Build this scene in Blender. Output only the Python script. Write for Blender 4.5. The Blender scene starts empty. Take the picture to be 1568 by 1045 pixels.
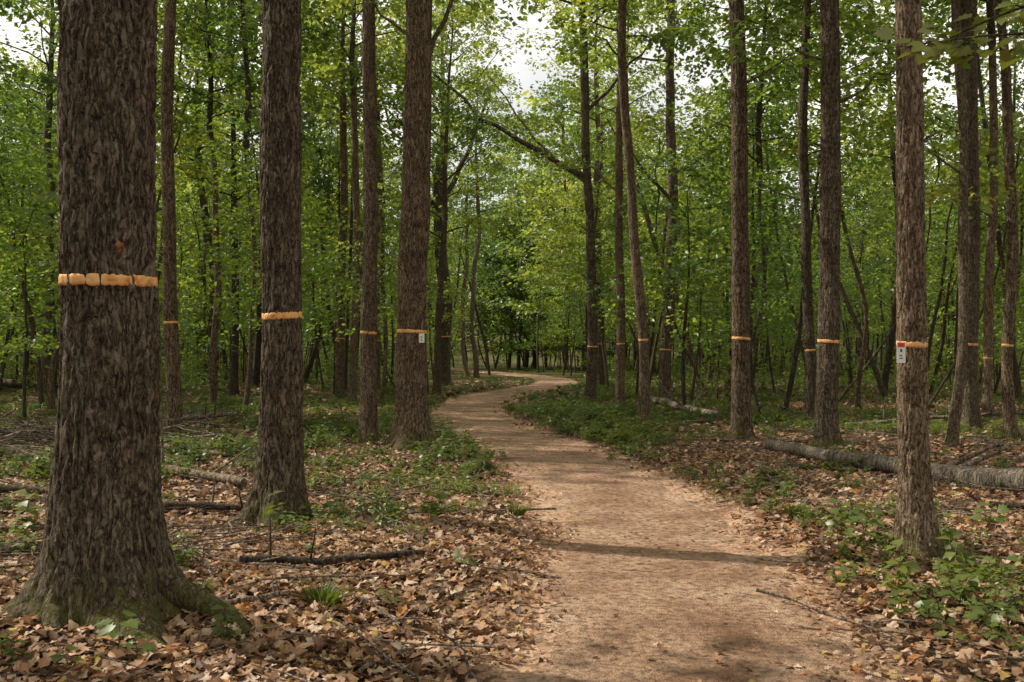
import bpy, math, numpy as np
from mathutils import Vector, Matrix
rng=np.random.default_rng(11)
SC=bpy.context.scene
# ---------------------------------------------------------------- noise
def _h(x,y,z,s):
    x=x.astype(np.uint32);y=y.astype(np.uint32);z=z.astype(np.uint32)
    h=x*np.uint32(374761393)+y*np.uint32(668265263)+z*np.uint32(2246822519)+np.uint32(s*7919+13)
    h=(h^(h>>np.uint32(13)))*np.uint32(1274126177)
    h=(h^(h>>np.uint32(16)))*np.uint32(2654435761)
    return ((h^(h>>np.uint32(15)))&np.uint32(0xffffff)).astype(np.float64)/0xffffff
def vn(x,y,z=0.0,s=0):
    x,y,z=np.broadcast_arrays(np.asarray(x,float),np.asarray(y,float),np.asarray(z,float))
    xi=np.floor(x).astype(np.int64);yi=np.floor(y).astype(np.int64);zi=np.floor(z).astype(np.int64)
    fx=x-xi;fy=y-yi;fz=z-zi
    fx=fx*fx*(3-2*fx);fy=fy*fy*(3-2*fy);fz=fz*fz*(3-2*fz)
    r=0
    for a in (0,1):
        for b in (0,1):
            for c in (0,1):
                w=(fx if a else 1-fx)*(fy if b else 1-fy)*(fz if c else 1-fz)
                r=r+w*_h(xi+a,yi+b,zi+c,s)
    return r
def sst(a,b,x):
    t=np.clip((np.asarray(x,float)-a)/(b-a),0,1); return t*t*(3-2*t)
# ---------------------------------------------------------------- mesh builder
class MB:
    def __init__(s): s.v=[];s.f=[];s.m=[];s.l=[];s.n=0
    def add(s,V,F,mat=0,lv=None):
        V=np.asarray(V,float).reshape(-1,3);F=np.asarray(F,np.int64)
        s.v.append(V);s.f.append(F+s.n);s.m.append(np.full(len(F),mat))
        s.l.append(np.zeros(len(V)) if lv is None else np.broadcast_to(lv,(len(V),)).astype(float))
        s.n+=len(V)
    def build(s,name,mats,smooth=True):
        V=np.concatenate(s.v);me=bpy.data.meshes.new(name)
        me.vertices.add(len(V));me.vertices.foreach_set('co',V.astype(np.float32).ravel())
        lp=np.concatenate([f.ravel() for f in s.f]).astype(np.int32)
        tt=np.concatenate([np.full(len(f),f.shape[1]) for f in s.f])
        st=np.concatenate([[0],np.cumsum(tt)[:-1]]).astype(np.int32)
        me.loops.add(len(lp));me.loops.foreach_set('vertex_index',lp)
        me.polygons.add(len(tt));me.polygons.foreach_set('loop_start',st)
        me.polygons.foreach_set('material_index',np.concatenate(s.m).astype(np.int32))
        me.polygons.foreach_set('use_smooth',np.full(len(tt),smooth))
        me.update(calc_edges=True)
        a=me.attributes.new('lv','FLOAT','POINT');a.data.foreach_set('value',np.concatenate(s.l).astype(np.float32))
        for m in mats: me.materials.append(m)
        return me
def tube(mb,P,R,segs=6,mat=0,cap=True,disp=None):
    P=np.asarray(P,float);n=len(P);R=np.broadcast_to(R,(n,))
    T=np.gradient(P,axis=0);T/=np.linalg.norm(T,axis=1)[:,None]+1e-9
    d=P[-1]-P[0];ref=np.array([1.,0,0]) if abs(d[2])>.7*np.linalg.norm(d) else np.array([0,0,1.])
    U=np.cross(T,ref);U/=np.linalg.norm(U,axis=1)[:,None]+1e-9;W=np.cross(T,U)
    th=np.arange(segs)*2*math.pi/segs
    dirs=U[:,None,:]*np.cos(th)[None,:,None]+W[:,None,:]*np.sin(th)[None,:,None]
    rr=np.repeat(R[:,None],segs,1)
    if disp is not None: rr=rr*disp(np.arange(n)[:,None]*np.linalg.norm(d)/n,th[None,:])
    V=P[:,None,:]+dirs*rr[:,:,None]
    i=np.arange(n-1)[:,None]*segs;j=np.arange(segs)[None,:];k=(j+1)%segs
    F=np.stack([i+j,i+k,i+segs+k,i+segs+j],-1).reshape(-1,4)
    mb.add(V.reshape(-1,3),F,mat)
    if cap:
        for e,c in ((0,P[0]),(n-1,P[-1])):
            ring=V[e];Vc=np.vstack([ring,c[None]]);q=np.arange(segs)
            Fc=np.stack([q,(q+1)%segs,np.full(segs,segs)],-1)
            mb.add(Vc,Fc,mat)
def nrm(a): return a/(np.linalg.norm(a,axis=-1,keepdims=True)+1e-9)
def leaves(mb,P,D,N,S,mat=1,lv=None,width=.34,lo=False):
    D=nrm(D);N=nrm(N-D*(N*D).sum(1)[:,None]);B=np.cross(D,N);S=S[:,None]
    n=len(P)
    base=P;tip=P+D*S-N*S*.12
    mid=P+D*S*.55+N*S*.03
    l1=P+D*S*.42+B*S*width+N*S*.09;l2=P+D*S*.42-B*S*width+N*S*.09
    lv=np.asarray(lv if lv is not None else rng.random(n))
    if lo:
        V=np.stack([base,l1,tip,l2],1).reshape(-1,3);o=np.arange(n)[:,None]*4
        F=np.concatenate([o+np.array([0,1,2]),o+np.array([0,2,3])]);mb.add(V,F,mat,np.repeat(lv,4));return
    V=np.stack([base,l1,tip,l2,mid],1).reshape(-1,3)
    o=np.arange(n)[:,None]*5
    F=np.concatenate([o+np.array([0,1,4]),o+np.array([1,2,4]),o+np.array([0,4,3]),o+np.array([4,2,3])])
    mb.add(V,F,mat,np.repeat(lv,5))
def spray(mb,O,D,L,nl,ls,r=rng,mat=1,width=.36):
    """flat leafy branch spray starting at O along D"""
    O=np.asarray(O,float);D=nrm(np.asarray(D,float))
    side=nrm(np.cross(D,[0,0,1.]));up=np.cross(side,D)
    t=r.random(nl)**.7;s=(r.random(nl)*2-1)*(.55*L)*np.sin(np.clip(t,0.05,1)*2.6)
    P=O+D*(t*L)[:,None]+side*s[:,None]+up*(r.normal(0,.10*L,nl)-.12*L*t*t)[:,None]
    ld=D*(r.random(nl)*.9+.1)[:,None]+side*(np.sign(s)*(.5+r.random(nl)*.8))[:,None]+r.normal(0,.35,(nl,3))
    ld[:,2]-=.3
    N=np.array([0,0,1.])+r.normal(0,.6,(nl,3))
    leaves(mb,P,ld,N,ls*(.65+.6*r.random(nl)),mat,None,width,True)
def twig(mb,O,D,L,r0,mat=0,r=rng):
    n=3;t=np.linspace(0,1,n)[:,None]
    P=np.asarray(O)+np.asarray(D)*L*t+r.normal(0,.04*L,(n,3))*t
    tube(mb,P,np.linspace(r0,r0*.3,n),3,mat,cap=False)
# ---------------------------------------------------------------- materials
def newmat(name):
    m=bpy.data.materials.new(name);m.use_nodes=True;nt=m.node_tree;nt.nodes.clear()
    out=nt.nodes.new('ShaderNodeOutputMaterial');return m,nt,out
def N(nt,t,**k):
    n=nt.nodes.new(t)
    for a,b in k.items():
        if a.startswith('i_'):
            key=a[2:];n.inputs[int(key) if key.isdigit() else key.replace('_',' ')].default_value=b
        else: setattr(n,a,b)
    return n
def ramp(nt,src,stops,interp='LINEAR'):
    r=N(nt,'ShaderNodeValToRGB');r.color_ramp.interpolation=interp
    e=r.color_ramp.elements
    while len(e)<len(stops): e.new(.5)
    for q,(p,c) in zip(e,stops): q.position=p;q.color=(*c,1) if len(c)==3 else c
    nt.links.new(src,r.inputs[0]);return r
def mixc(nt,f,a,b,mode='MIX'):
    m=N(nt,'ShaderNodeMix',data_type='RGBA',blend_type=mode)
    for s,i in ((f,0),(a,6),(b,7)):
        if hasattr(s,'links'): nt.links.new(s,m.inputs[i])
        elif i==0: m.inputs[0].default_value=s
        else: m.inputs[i].default_value=(*s,1)
    return m.outputs[2]
def math_(nt,op,a,b=None,c=None,clamp=False):
    m=N(nt,'ShaderNodeMath',operation=op,use_clamp=clamp)
    for i,s in enumerate((a,b,c)):
        if s is None: continue
        if hasattr(s,'links'): nt.links.new(s,m.inputs[i])
        else: m.inputs[i].default_value=s
    return m.outputs[0]
def leafmat(name,c1,c2,c3,tr=.45,trc=1.9):
    m,nt,out=newmat(name);L=nt.links
    oi=N(nt,'ShaderNodeObjectInfo');at=N(nt,'ShaderNodeAttribute',attribute_name='lv')
    ge=N(nt,'ShaderNodeNewGeometry')
    no=N(nt,'ShaderNodeTexNoise',i_Scale=.16,i_Detail=2.0);L.new(ge.outputs['Position'],no.inputs['Vector'])
    f=math_(nt,'MULTIPLY_ADD',oi.outputs['Random'],.32,math_(nt,'MULTIPLY_ADD',at.outputs['Fac'],.36,math_(nt,'MULTIPLY_ADD',no.outputs['Fac'],2.0,-.86)),clamp=True)
    col=ramp(nt,f,[(0,c1),(.5,c2),(1,c3)]).outputs[0]
    d=N(nt,'ShaderNodeBsdfDiffuse');t=N(nt,'ShaderNodeBsdfTranslucent');g=N(nt,'ShaderNodeBsdfGlossy',i_Roughness=.42)
    L.new(col,d.inputs[0])
    tc=N(nt,'ShaderNodeMix',data_type='RGBA',blend_type='MULTIPLY');tc.inputs[0].default_value=1;L.new(col,tc.inputs[6]);tc.inputs[7].default_value=(trc*1.16,trc*1.12,trc*.55,1)
    L.new(tc.outputs[2],t.inputs[0])
    g.inputs[0].default_value=(.8,.85,.8,1)
    a=N(nt,'ShaderNodeMixShader');a.inputs[0].default_value=tr;L.new(d.outputs[0],a.inputs[1]);L.new(t.outputs[0],a.inputs[2])
    b=N(nt,'ShaderNodeMixShader');b.inputs[0].default_value=.05;L.new(a.outputs[0],b.inputs[1]);L.new(g.outputs[0],b.inputs[2])
    L.new(b.outputs[0],out.inputs[0]);return m
LEAF=leafmat('oak_foliage',(.042,.080,.022),(.105,.155,.034),(.26,.28,.065),.5,2.2)
SAPL=leafmat('sapling_foliage',(.045,.088,.022),(.108,.165,.034),(.24,.27,.06),.5,2.2)
HERB=leafmat('herb_foliage',(.052,.082,.018),(.105,.145,.030),(.18,.20,.045),.35,1.6)
def barkmat(name,dark,mid,light,sc=1.0,moss=True,bump=.022):
    m,nt,out=newmat(name);L=nt.links
    tc=N(nt,'ShaderNodeTexCoord');oi=N(nt,'ShaderNodeObjectInfo')
    off=N(nt,'ShaderNodeVectorMath',operation='ADD');L.new(tc.outputs['Object'],off.inputs[0])
    mu=math_(nt,'MULTIPLY',oi.outputs['Random'],37.0);L.new(mu,off.inputs[1])
    nz=N(nt,'ShaderNodeTexNoise',i_Scale=13.0,i_Detail=3.0);L.new(off.outputs[0],nz.inputs['Vector'])
    sub=N(nt,'ShaderNodeVectorMath',operation='MULTIPLY_ADD');L.new(nz.outputs['Color'],sub.inputs[0]);sub.inputs[1].default_value=(.06,.06,.06);L.new(off.outputs[0],sub.inputs[2])
    mp=N(nt,'ShaderNodeMapping');mp.inputs['Scale'].default_value=(1,1,.14);L.new(sub.outputs[0],mp.inputs[0])
    mp2=N(nt,'ShaderNodeMapping');mp2.inputs['Scale'].default_value=(1,1,.5);L.new(sub.outputs[0],mp2.inputs[0])
    n0=N(nt,'ShaderNodeTexNoise',i_Scale=30.0*sc,i_Detail=3.0,i_Roughness=.55);L.new(mp.outputs[0],n0.inputs['Vector'])
    n1=N(nt,'ShaderNodeTexNoise',i_Scale=42.0*sc,i_Detail=4.0,i_Roughness=.7);L.new(mp2.outputs[0],n1.inputs['Vector'])
    n2=N(nt,'ShaderNodeTexNoise',i_Scale=3.0,i_Detail=4.0,i_Roughness=.6);L.new(off.outputs[0],n2.inputs['Vector'])
    n3=N(nt,'ShaderNodeTexNoise',i_Scale=110.0,i_Detail=3.0,i_Roughness=.7);L.new(off.outputs[0],n3.inputs['Vector'])
    v=math_(nt,'MINIMUM',math_(nt,'MULTIPLY',math_(nt,'ABSOLUTE',math_(nt,'SUBTRACT',n0.outputs['Fac'],.5)),9.0),1.0)
    h=math_(nt,'ADD',math_(nt,'MULTIPLY',v,.52),math_(nt,'MULTIPLY_ADD',n1.outputs['Fac'],1.6,-.66))
    h=math_(nt,'ADD',h,math_(nt,'MULTIPLY_ADD',n3.outputs['Fac'],.6,-.3))
    c=ramp(nt,h,[(.04,dark),(.46,mid),(1.0,light)]).outputs[0]
    c=mixc(nt,math_(nt,'MULTIPLY_ADD',n2.outputs['Fac'],2.2,-.8,True),c,(.56,.53,.50),'MULTIPLY')
    tint=ramp(nt,oi.outputs['Random'],[(0,(.74,.74,.73)),(.35,(.95,.95,.93)),(.65,(1.05,.97,.88)),(1,(1.32,1.26,1.18))]).outputs[0]
    c=mixc(nt,1.0,c,tint,'MULTIPLY')
    n4=N(nt,'ShaderNodeTexNoise',i_Scale=9.0,i_Detail=6.0,i_Roughness=.7);L.new(off.outputs[0],n4.inputs['Vector'])
    lich=math_(nt,'MULTIPLY',math_(nt,'MULTIPLY_ADD',n4.outputs['Fac'],9,-4.8,True),math_(nt,'MULTIPLY_ADD',h,1.6,-.5,True))
    c=mixc(nt,math_(nt,'MULTIPLY',lich,.7),c,(.25,.26,.19))
    if moss:
        sp=N(nt,'ShaderNodeSeparateXYZ');L.new(tc.outputs['Object'],sp.inputs[0])
        mz=math_(nt,'ADD',math_(nt,'MULTIPLY_ADD',sp.outputs['Z'],-2.8,.85),math_(nt,'MULTIPLY_ADD',n4.outputs['Fac'],5.0,-2.6),clamp=True)
        c=mixc(nt,math_(nt,'MULTIPLY',mz,.8),c,mixc(nt,n3.outputs['Fac'],(.05,.055,.010),(.16,.155,.025)))
    bs=N(nt,'ShaderNodeBsdfPrincipled',i_Roughness=.9);bs.inputs['Specular IOR Level'].default_value=.2
    L.new(c,bs.inputs['Base Color'])
    bu=N(nt,'ShaderNodeBump',i_Strength=.9,i_Distance=bump);L.new(h,bu.inputs['Height']);L.new(bu.outputs[0],bs.inputs['Normal'])
    L.new(bs.outputs[0],out.inputs[0]);return m
BARK=barkmat('oak_bark',(.024,.016,.011),(.152,.114,.080),(.38,.30,.225))
BARKP=barkmat('pale_bark',(.038,.025,.017),(.205,.152,.108),(.43,.345,.26),1.15)
BARKT=barkmat('twig_bark',(.02,.015,.012),(.085,.065,.048),(.19,.15,.11),1.2,False,.006)
WOOD=barkmat('dead_wood',(.045,.034,.026),(.27,.22,.18),(.50,.42,.35),.8,False,.02)
def simple(name,stops,scale,rough=.85,bump=0,det=4):
    m,nt,out=newmat(name);L=nt.links;tc=N(nt,'ShaderNodeTexCoord')
    n=N(nt,'ShaderNodeTexNoise',i_Scale=scale,i_Detail=float(det));L.new(tc.outputs['Object'],n.inputs['Vector'])
    c=ramp(nt,n.outputs['Fac'],stops);b=N(nt,'ShaderNodeBsdfPrincipled',i_Roughness=rough);L.new(c.outputs[0],b.inputs['Base Color'])
    if bump:
        bu=N(nt,'ShaderNodeBump',i_Strength=.8,i_Distance=bump);L.new(n.outputs['Fac'],bu.inputs['Height']);L.new(bu.outputs[0],b.inputs['Normal'])
    L.new(b.outputs[0],out.inputs[0]);return m
BAND=simple('orange_blaze_paint',[(.26,(.34,.12,.035)),(.40,(.72,.33,.10)),(.62,(.84,.47,.19)),(.80,(.50,.22,.07))],16.0,.75,.008,6)
WHITE=simple('white_plastic',[(0,(.72,.72,.70)),(1,(.82,.82,.8))],20,.5)
RED=simple('red_print',[(0,(.55,.03,.02)),(1,(.65,.05,.03))],20,.5)
BLACK=simple('black_print',[(0,(.03,.03,.03)),(1,(.05,.05,.05))],20,.5)
SAP=simple('resin_stain',[(.35,(.06,.02,.01)),(.6,(.30,.085,.02)),(.8,(.12,.04,.015))],45,.5,.01)
def littermat():
    m,nt,out=newmat('dry_leaf');L=nt.links;oi=N(nt,'ShaderNodeObjectInfo');tc=N(nt,'ShaderNodeTexCoord')
    c=ramp(nt,oi.outputs['Random'],[(0,(.08,.044,.026)),(.20,(.21,.108,.055)),(.36,(.33,.205,.125)),(.52,(.45,.25,.125)),(.68,(.53,.37,.24)),(.84,(.70,.54,.41)),(.93,(.48,.20,.06)),(1,(.48,.37,.11))]).outputs[0]
    n=N(nt,'ShaderNodeTexNoise',i_Scale=26.0,i_Detail=3.0);L.new(tc.outputs['Object'],n.inputs['Vector'])
    c=mixc(nt,math_(nt,'MULTIPLY_ADD',n.outputs['Fac'],2.2,-.85,True),c,(.55,.45,.38),'MULTIPLY')
    d=N(nt,'ShaderNodeBsdfPrincipled',i_Roughness=.6);d.inputs['Specular IOR Level'].default_value=.35;L.new(c,d.inputs['Base Color'])
    t=N(nt,'ShaderNodeBsdfTranslucent');L.new(c,t.inputs[0]);a=N(nt,'ShaderNodeMixShader');a.inputs[0].default_value=.2
    L.new(d.outputs[0],a.inputs[1]);L.new(t.outputs[0],a.inputs[2]);L.new(a.outputs[0],out.inputs[0]);return m
LITTER=littermat()
def dirtcol(nt,pos):
    L=nt.links
    a=N(nt,'ShaderNodeTexNoise',i_Scale=1.3,i_Detail=6.0,i_Roughness=.65);b=N(nt,'ShaderNodeTexNoise',i_Scale=18.0,i_Detail=7.0,i_Roughness=.78)
    g=N(nt,'ShaderNodeTexVoronoi',i_Scale=75.0)
    for q in (a,b,g): L.new(pos,q.inputs['Vector'])
    c=ramp(nt,a.outputs['Fac'],[(.34,(.29,.165,.10)),(.5,(.53,.335,.22)),(.66,(.69,.485,.345))]).outputs[0]
    c=mixc(nt,math_(nt,'MULTIPLY_ADD',b.outputs['Fac'],5.0,-1.8,True),(.14,.078,.048),c)
    c=mixc(nt,math_(nt,'MULTIPLY',math_(nt,'MULTIPLY_ADD',g.outputs['Distance'],-4,1.0,True),.45),c,(.76,.60,.47))
    h=math_(nt,'MULTIPLY_ADD',g.outputs['Distance'],-.4,math_(nt,'ADD',b.outputs['Fac'],a.outputs['Fac']))
    return c,h
def groundmats():
    m,nt,out=newmat('forest_floor');L=nt.links;ge=N(nt,'ShaderNodeNewGeometry');pos=ge.outputs['Position']
    v=N(nt,'ShaderNodeTexVoronoi',i_Scale=14.0);w=N(nt,'ShaderNodeTexNoise',i_Scale=6.0,i_Detail=3.0);L.new(pos,w.inputs['Vector'])
    ad=N(nt,'ShaderNodeVectorMath',operation='MULTIPLY_ADD');L.new(w.outputs['Color'],ad.inputs[0]);ad.inputs[1].default_value=(.25,.25,.25);L.new(pos,ad.inputs[2]);L.new(ad.outputs[0],v.inputs['Vector'])
    sp=N(nt,'ShaderNodeSeparateColor');L.new(v.outputs['Color'],sp.inputs[0])
    c=ramp(nt,sp.outputs[0],[(0,(.05,.03,.018)),(.4,(.15,.085,.045)),(.7,(.27,.165,.09)),(1,(.43,.30,.19))]).outputs[0]
    fine=N(nt,'ShaderNodeTexNoise',i_Scale=30.0,i_Detail=5.0,i_Roughness=.7);L.new(pos,fine.inputs['Vector'])
    c=mixc(nt,math_(nt,'MULTIPLY_ADD',fine.outputs['Fac'],3,-1.1,True),(.03,.02,.014),c)
    gr=N(nt,'ShaderNodeTexNoise',i_Scale=.35,i_Detail=5.0,i_Roughness=.6);L.new(pos,gr.inputs['Vector'])
    sy=N(nt,'ShaderNodeSeparateXYZ');L.new(pos,sy.inputs[0])
    far=math_(nt,'MULTIPLY_ADD',sy.outputs['Y'],.03,-.5,True)
    gm=math_(nt,'ADD',math_(nt,'MULTIPLY_ADD',gr.outputs['Fac'],5,-2.8),far,clamp=True)
    c=mixc(nt,math_(nt,'MULTIPLY',gm,.75),c,mixc(nt,fine.outputs['Fac'],(.04,.065,.015),(.13,.15,.035)))
    dc,dh=dirtcol(nt,pos);at=N(nt,'ShaderNodeAttribute',attribute_name='lv')
    pf=math_(nt,'ADD',math_(nt,'MULTIPLY_ADD',at.outputs['Fac'],2.2,-.9),math_(nt,'MULTIPLY_ADD',fine.outputs['Fac'],2,-1),clamp=True)
    c=mixc(nt,pf,c,dc)
    b=N(nt,'ShaderNodeBsdfPrincipled',i_Roughness=.95);b.inputs['Specular IOR Level'].default_value=.1;L.new(c,b.inputs['Base Color'])
    bu=N(nt,'ShaderNodeBump',i_Strength=.9,i_Distance=.03);L.new(math_(nt,'ADD',v.outputs['Distance'],fine.outputs['Fac']),bu.inputs['Height']);L.new(bu.outputs[0],b.inputs['Normal'])
    L.new(b.outputs[0],out.inputs[0])
    m2,nt,out=newmat('packed_dirt');L=nt.links;ge=N(nt,'ShaderNodeNewGeometry')
    dc,dh=dirtcol(nt,ge.outputs['Position']);b=N(nt,'ShaderNodeBsdfPrincipled',i_Roughness=.92);b.inputs['Specular IOR Level'].default_value=.15;L.new(dc,b.inputs['Base Color'])
    bu=N(nt,'ShaderNodeBump',i_Strength=1.0,i_Distance=.04);L.new(dh,bu.inputs['Height']);L.new(bu.outputs[0],b.inputs['Normal']);L.new(b.outputs[0],out.inputs[0])
    return m,m2
FLOOR,DIRT=groundmats()
# ---------------------------------------------------------------- terrain + path
CP=np.array([(-2.2,-12),(-.6,-5),(.3,0),(.62,3),(.85,4.8),(1.1,6.8),(1.19,7.9),(1.24,9.4),(1.17,11.1),(.92,13.5),(.48,16.3),(-.2,19.5),(-.85,23.2),(-1.3,28.7),(-.95,34.8),(.15,41),(1.6,48),(2.5,55),(2.0,64),(-.6,75),(-3.8,88),(-7,99),(-13,108)],float)
def cr(P,per=24):
    o=[]
    for i in range(len(P)-1):
        p0=P[max(i-1,0)];p1=P[i];p2=P[i+1];p3=P[min(i+2,len(P)-1)]
        for t in np.arange(per)/per:
            o.append(.5*((2*p1)+(-p0+p2)*t+(2*p0-5*p1+4*p2-p3)*t*t+(-p0+3*p1-3*p2+p3)*t**3))
    return np.array(o+[P[-1]])
CLs=cr(CP,12)
def pdist(x,y):
    x=np.asarray(x,float).ravel();y=np.asarray(y,float).ravel();o=np.full(x.shape,1e9)
    A=CLs[:-1];B=CLs[1:];AB=B-A;L2=(AB**2).sum(1)
    for i in range(0,len(x),20000):
        px=x[i:i+20000,None];py=y[i:i+20000,None]
        t=np.clip(((px-A[:,0])*AB[:,0]+(py-A[:,1])*AB[:,1])/L2,0,1)
        d=np.hypot(px-A[:,0]-t*AB[:,0],py-A[:,1]-t*AB[:,1]).min(1);o[i:i+20000]=d
    return o
def height(x,y,pd=None):
    sh=np.shape(x);x=np.asarray(x,float).ravel();y=np.asarray(y,float).ravel()
    if pd is None: pd=pdist(x,y)
    pf=1-sst(.75,1.6,pd);fd=1-.8*sst(20,50,y)
    h=(.16*(vn(x/3.1,y/3.1,0,1)-.5)+.07*(vn(x/.8,y/.8,0,2)-.5))*fd*(1-pf)+.05*(1-pf)*fd-.02*pf+.02*(vn(x/1.1,y/1.1,0,5)-.5)*pf*fd
    r=np.hypot(x,y);h=h+16*sst(115,300,r)
    return h.reshape(sh)
def ground():
    ty=np.linspace(math.asinh(-190/4),math.asinh(600/4),620);ys=8+4*np.sinh(ty)
    tx=np.linspace(-math.asinh(420/4),math.asinh(420/4),420);xs=4*np.sinh(tx)
    X,Y=np.meshgrid(xs,ys);pd=pdist(X,Y);Z=height(X,Y,pd)
    V=np.stack([X.ravel(),Y.ravel(),Z.ravel()],-1);nx=len(xs)
    i=np.arange(len(ys)-1)[:,None]*nx;j=np.arange(nx-1)[None]
    F=np.stack([i+j,i+j+1,i+nx+j+1,i+nx+j],-1).reshape(-1,4)
    mb=MB();mb.add(V,F,0,1-sst(.8,1.7,pd));ob=bpy.data.objects.new('ground',mb.build('ground',[FLOOR]));SC.collection.objects.link(ob)
ground()
def path():
    C=cr(CP,60);T=nrm(np.gradient(C,axis=0));Nn=np.stack([T[:,1],-T[:,0]],-1)
    s=np.concatenate([[0],np.cumsum(np.linalg.norm(np.diff(C,axis=0),axis=1))])
    wd=.86+.14*sst(30,45,C[:,1])
    wl=wd+.44*(vn(s/1.3,0,0,3)-.5)+.34*(vn(s/.3,0,0,4)-.5);wr=wd+.44*(vn(s/1.3,9,0,6)-.5)+.34*(vn(s/.3,9,0,7)-.5)
    k=np.linspace(-1,1,15);off=np.where(k[None]<0,k[None]*wl[:,None],k[None]*wr[:,None])
    X=C[:,0,None]+Nn[:,0,None]*off;Y=C[:,1,None]+Nn[:,1,None]*off
    lift=.008+np.clip(Y-12,0,80)*.0008
    Z=height(X,Y)+lift;Z-=(np.abs(k)[None]>.99)*(.03+lift)
    n=len(k);i=np.arange(len(C)-1)[:,None]*n;j=np.arange(n-1)[None]
    F=np.stack([i+j,i+j+1,i+n+j+1,i+n+j],-1).reshape(-1,4)
    mb=MB();mb.add(np.stack([X,Y,Z],-1).reshape(-1,3),F);ob=bpy.data.objects.new('dirt_path',mb.build('dirt_path',[DIRT]));SC.collection.objects.link(ob)
path()
# ---------------------------------------------------------------- GN scatter
def gn_group(coll):
    g=bpy.data.node_groups.new('scatter_'+coll.name,'GeometryNodeTree')
    g.interface.new_socket('Geometry',in_out='INPUT',socket_type='NodeSocketGeometry')
    g.interface.new_socket('Geometry',in_out='OUTPUT',socket_type='NodeSocketGeometry')
    n=g.nodes;L=g.links;gi=n.new('NodeGroupInput');go=n.new('NodeGroupOutput')
    ip=n.new('GeometryNodeInstanceOnPoints');ci=n.new('GeometryNodeCollectionInfo')
    ci.inputs['Collection'].default_value=coll;ci.inputs['Separate Children'].default_value=True;ci.inputs['Reset Children'].default_value=True
    def na(nm,t):
        a=n.new('GeometryNodeInputNamedAttribute');a.data_type=t;a.inputs['Name'].default_value=nm;return a.outputs[0]
    er=n.new('FunctionNodeEulerToRotation');L.new(na('rot','FLOAT_VECTOR'),er.inputs[0])
    L.new(gi.outputs[0],ip.inputs['Points']);L.new(ci.outputs[0],ip.inputs['Instance']);ip.inputs['Pick Instance'].default_value=True
    L.new(na('idx','INT'),ip.inputs['Instance Index']);L.new(er.outputs[0],ip.inputs['Rotation']);L.new(na('scl','FLOAT_VECTOR'),ip.inputs['Scale'])
    L.new(ip.outputs[0],go.inputs[0]);return g
GG={}
def scatter(name,coll,P,R,S,parent=None):
    n=len(P);me=bpy.data.meshes.new(name);me.vertices.add(n);me.vertices.foreach_set('co',np.asarray(P,np.float32).ravel())
    S=np.asarray(S,float);S=np.repeat(S[:,None],3,1) if S.ndim==1 else S
    a=me.attributes.new('rot','FLOAT_VECTOR','POINT');a.data.foreach_set('vector',np.asarray(R,np.float32).ravel())
    a=me.attributes.new('scl','FLOAT_VECTOR','POINT');a.data.foreach_set('vector',S.astype(np.float32).ravel())
    a=me.attributes.new('idx','INT','POINT');a.data.foreach_set('value',rng.integers(0,len(coll.objects),n).astype(np.int32))
    ob=bpy.data.objects.new(name,me);SC.collection.objects.link(ob)
    if coll.name not in GG: GG[coll.name]=gn_group(coll)
    ob.modifiers.new('scatter','NODES').node_group=GG[coll.name];return ob
def coll(name,meshes):
    c=bpy.data.collections.new(name)
    for i,m in enumerate(meshes): c.objects.link(bpy.data.objects.new('%s_%02d'%(name,i),m))
    return c
# ---------------------------------------------------------------- crown / tree assets
def crown(mb,z0,H,Rmax,nl,r,nsp=4,nleaf=52,ls=.15,x0=0,y0=0,trunk_r=.1,spl=1.0,low=.55):
    tz=np.linspace(z0,z0+H,7);ax=np.cumsum(r.normal(0,.12,7))*.5;ay=np.cumsum(r.normal(0,.12,7))*.5;ax-=ax[0];ay-=ay[0]
    AP=np.stack([x0+ax,y0+ay,tz],-1);tube(mb,AP,np.linspace(trunk_r,.02,7),7,0,False)
    for i in range(nl):
        u=(i+r.random())/nl;u=u**.85;z=z0+u*H*.93
        a=i*2.4+r.random()*1.2;prof=Rmax*(low+.9*u)*(1-u)**.45*(1.15 if u<.7 else 1)*(.65+.6*r.random())
        L=max(.7,prof);o=np.array([np.interp(z,tz,AP[:,0]),np.interp(z,tz,AP[:,1]),z])
        up=.25+.75*u+r.normal(0,.15);d=nrm(np.array([math.cos(a),math.sin(a),up]))
        n=5;t=np.linspace(0,1,n)[:,None];P=o+d*L*t+np.array([0,0,.12*L])*t*t+r.normal(0,.06*L,(n,3))*t
        tube(mb,P,np.linspace(max(.018,trunk_r*.38*(1-u*.7)),.008,n),5,0,False)
        for k in range(nsp):
            tt=.25+.75*(k+r.random())/nsp;o2=np.array([np.interp(tt,t[:,0],P[:,c]) for c in range(3)])
            a2=a+r.normal(0,.8);d2=np.array([math.cos(a2),math.sin(a2),r.normal(.12,.2)])
            sl=(.8+.7*r.random())*spl
            twig(mb,o2,nrm(d2),sl*.85,.008,0,r)
            spray(mb,o2,d2,sl,nleaf,ls,r,1,.38)
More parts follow.
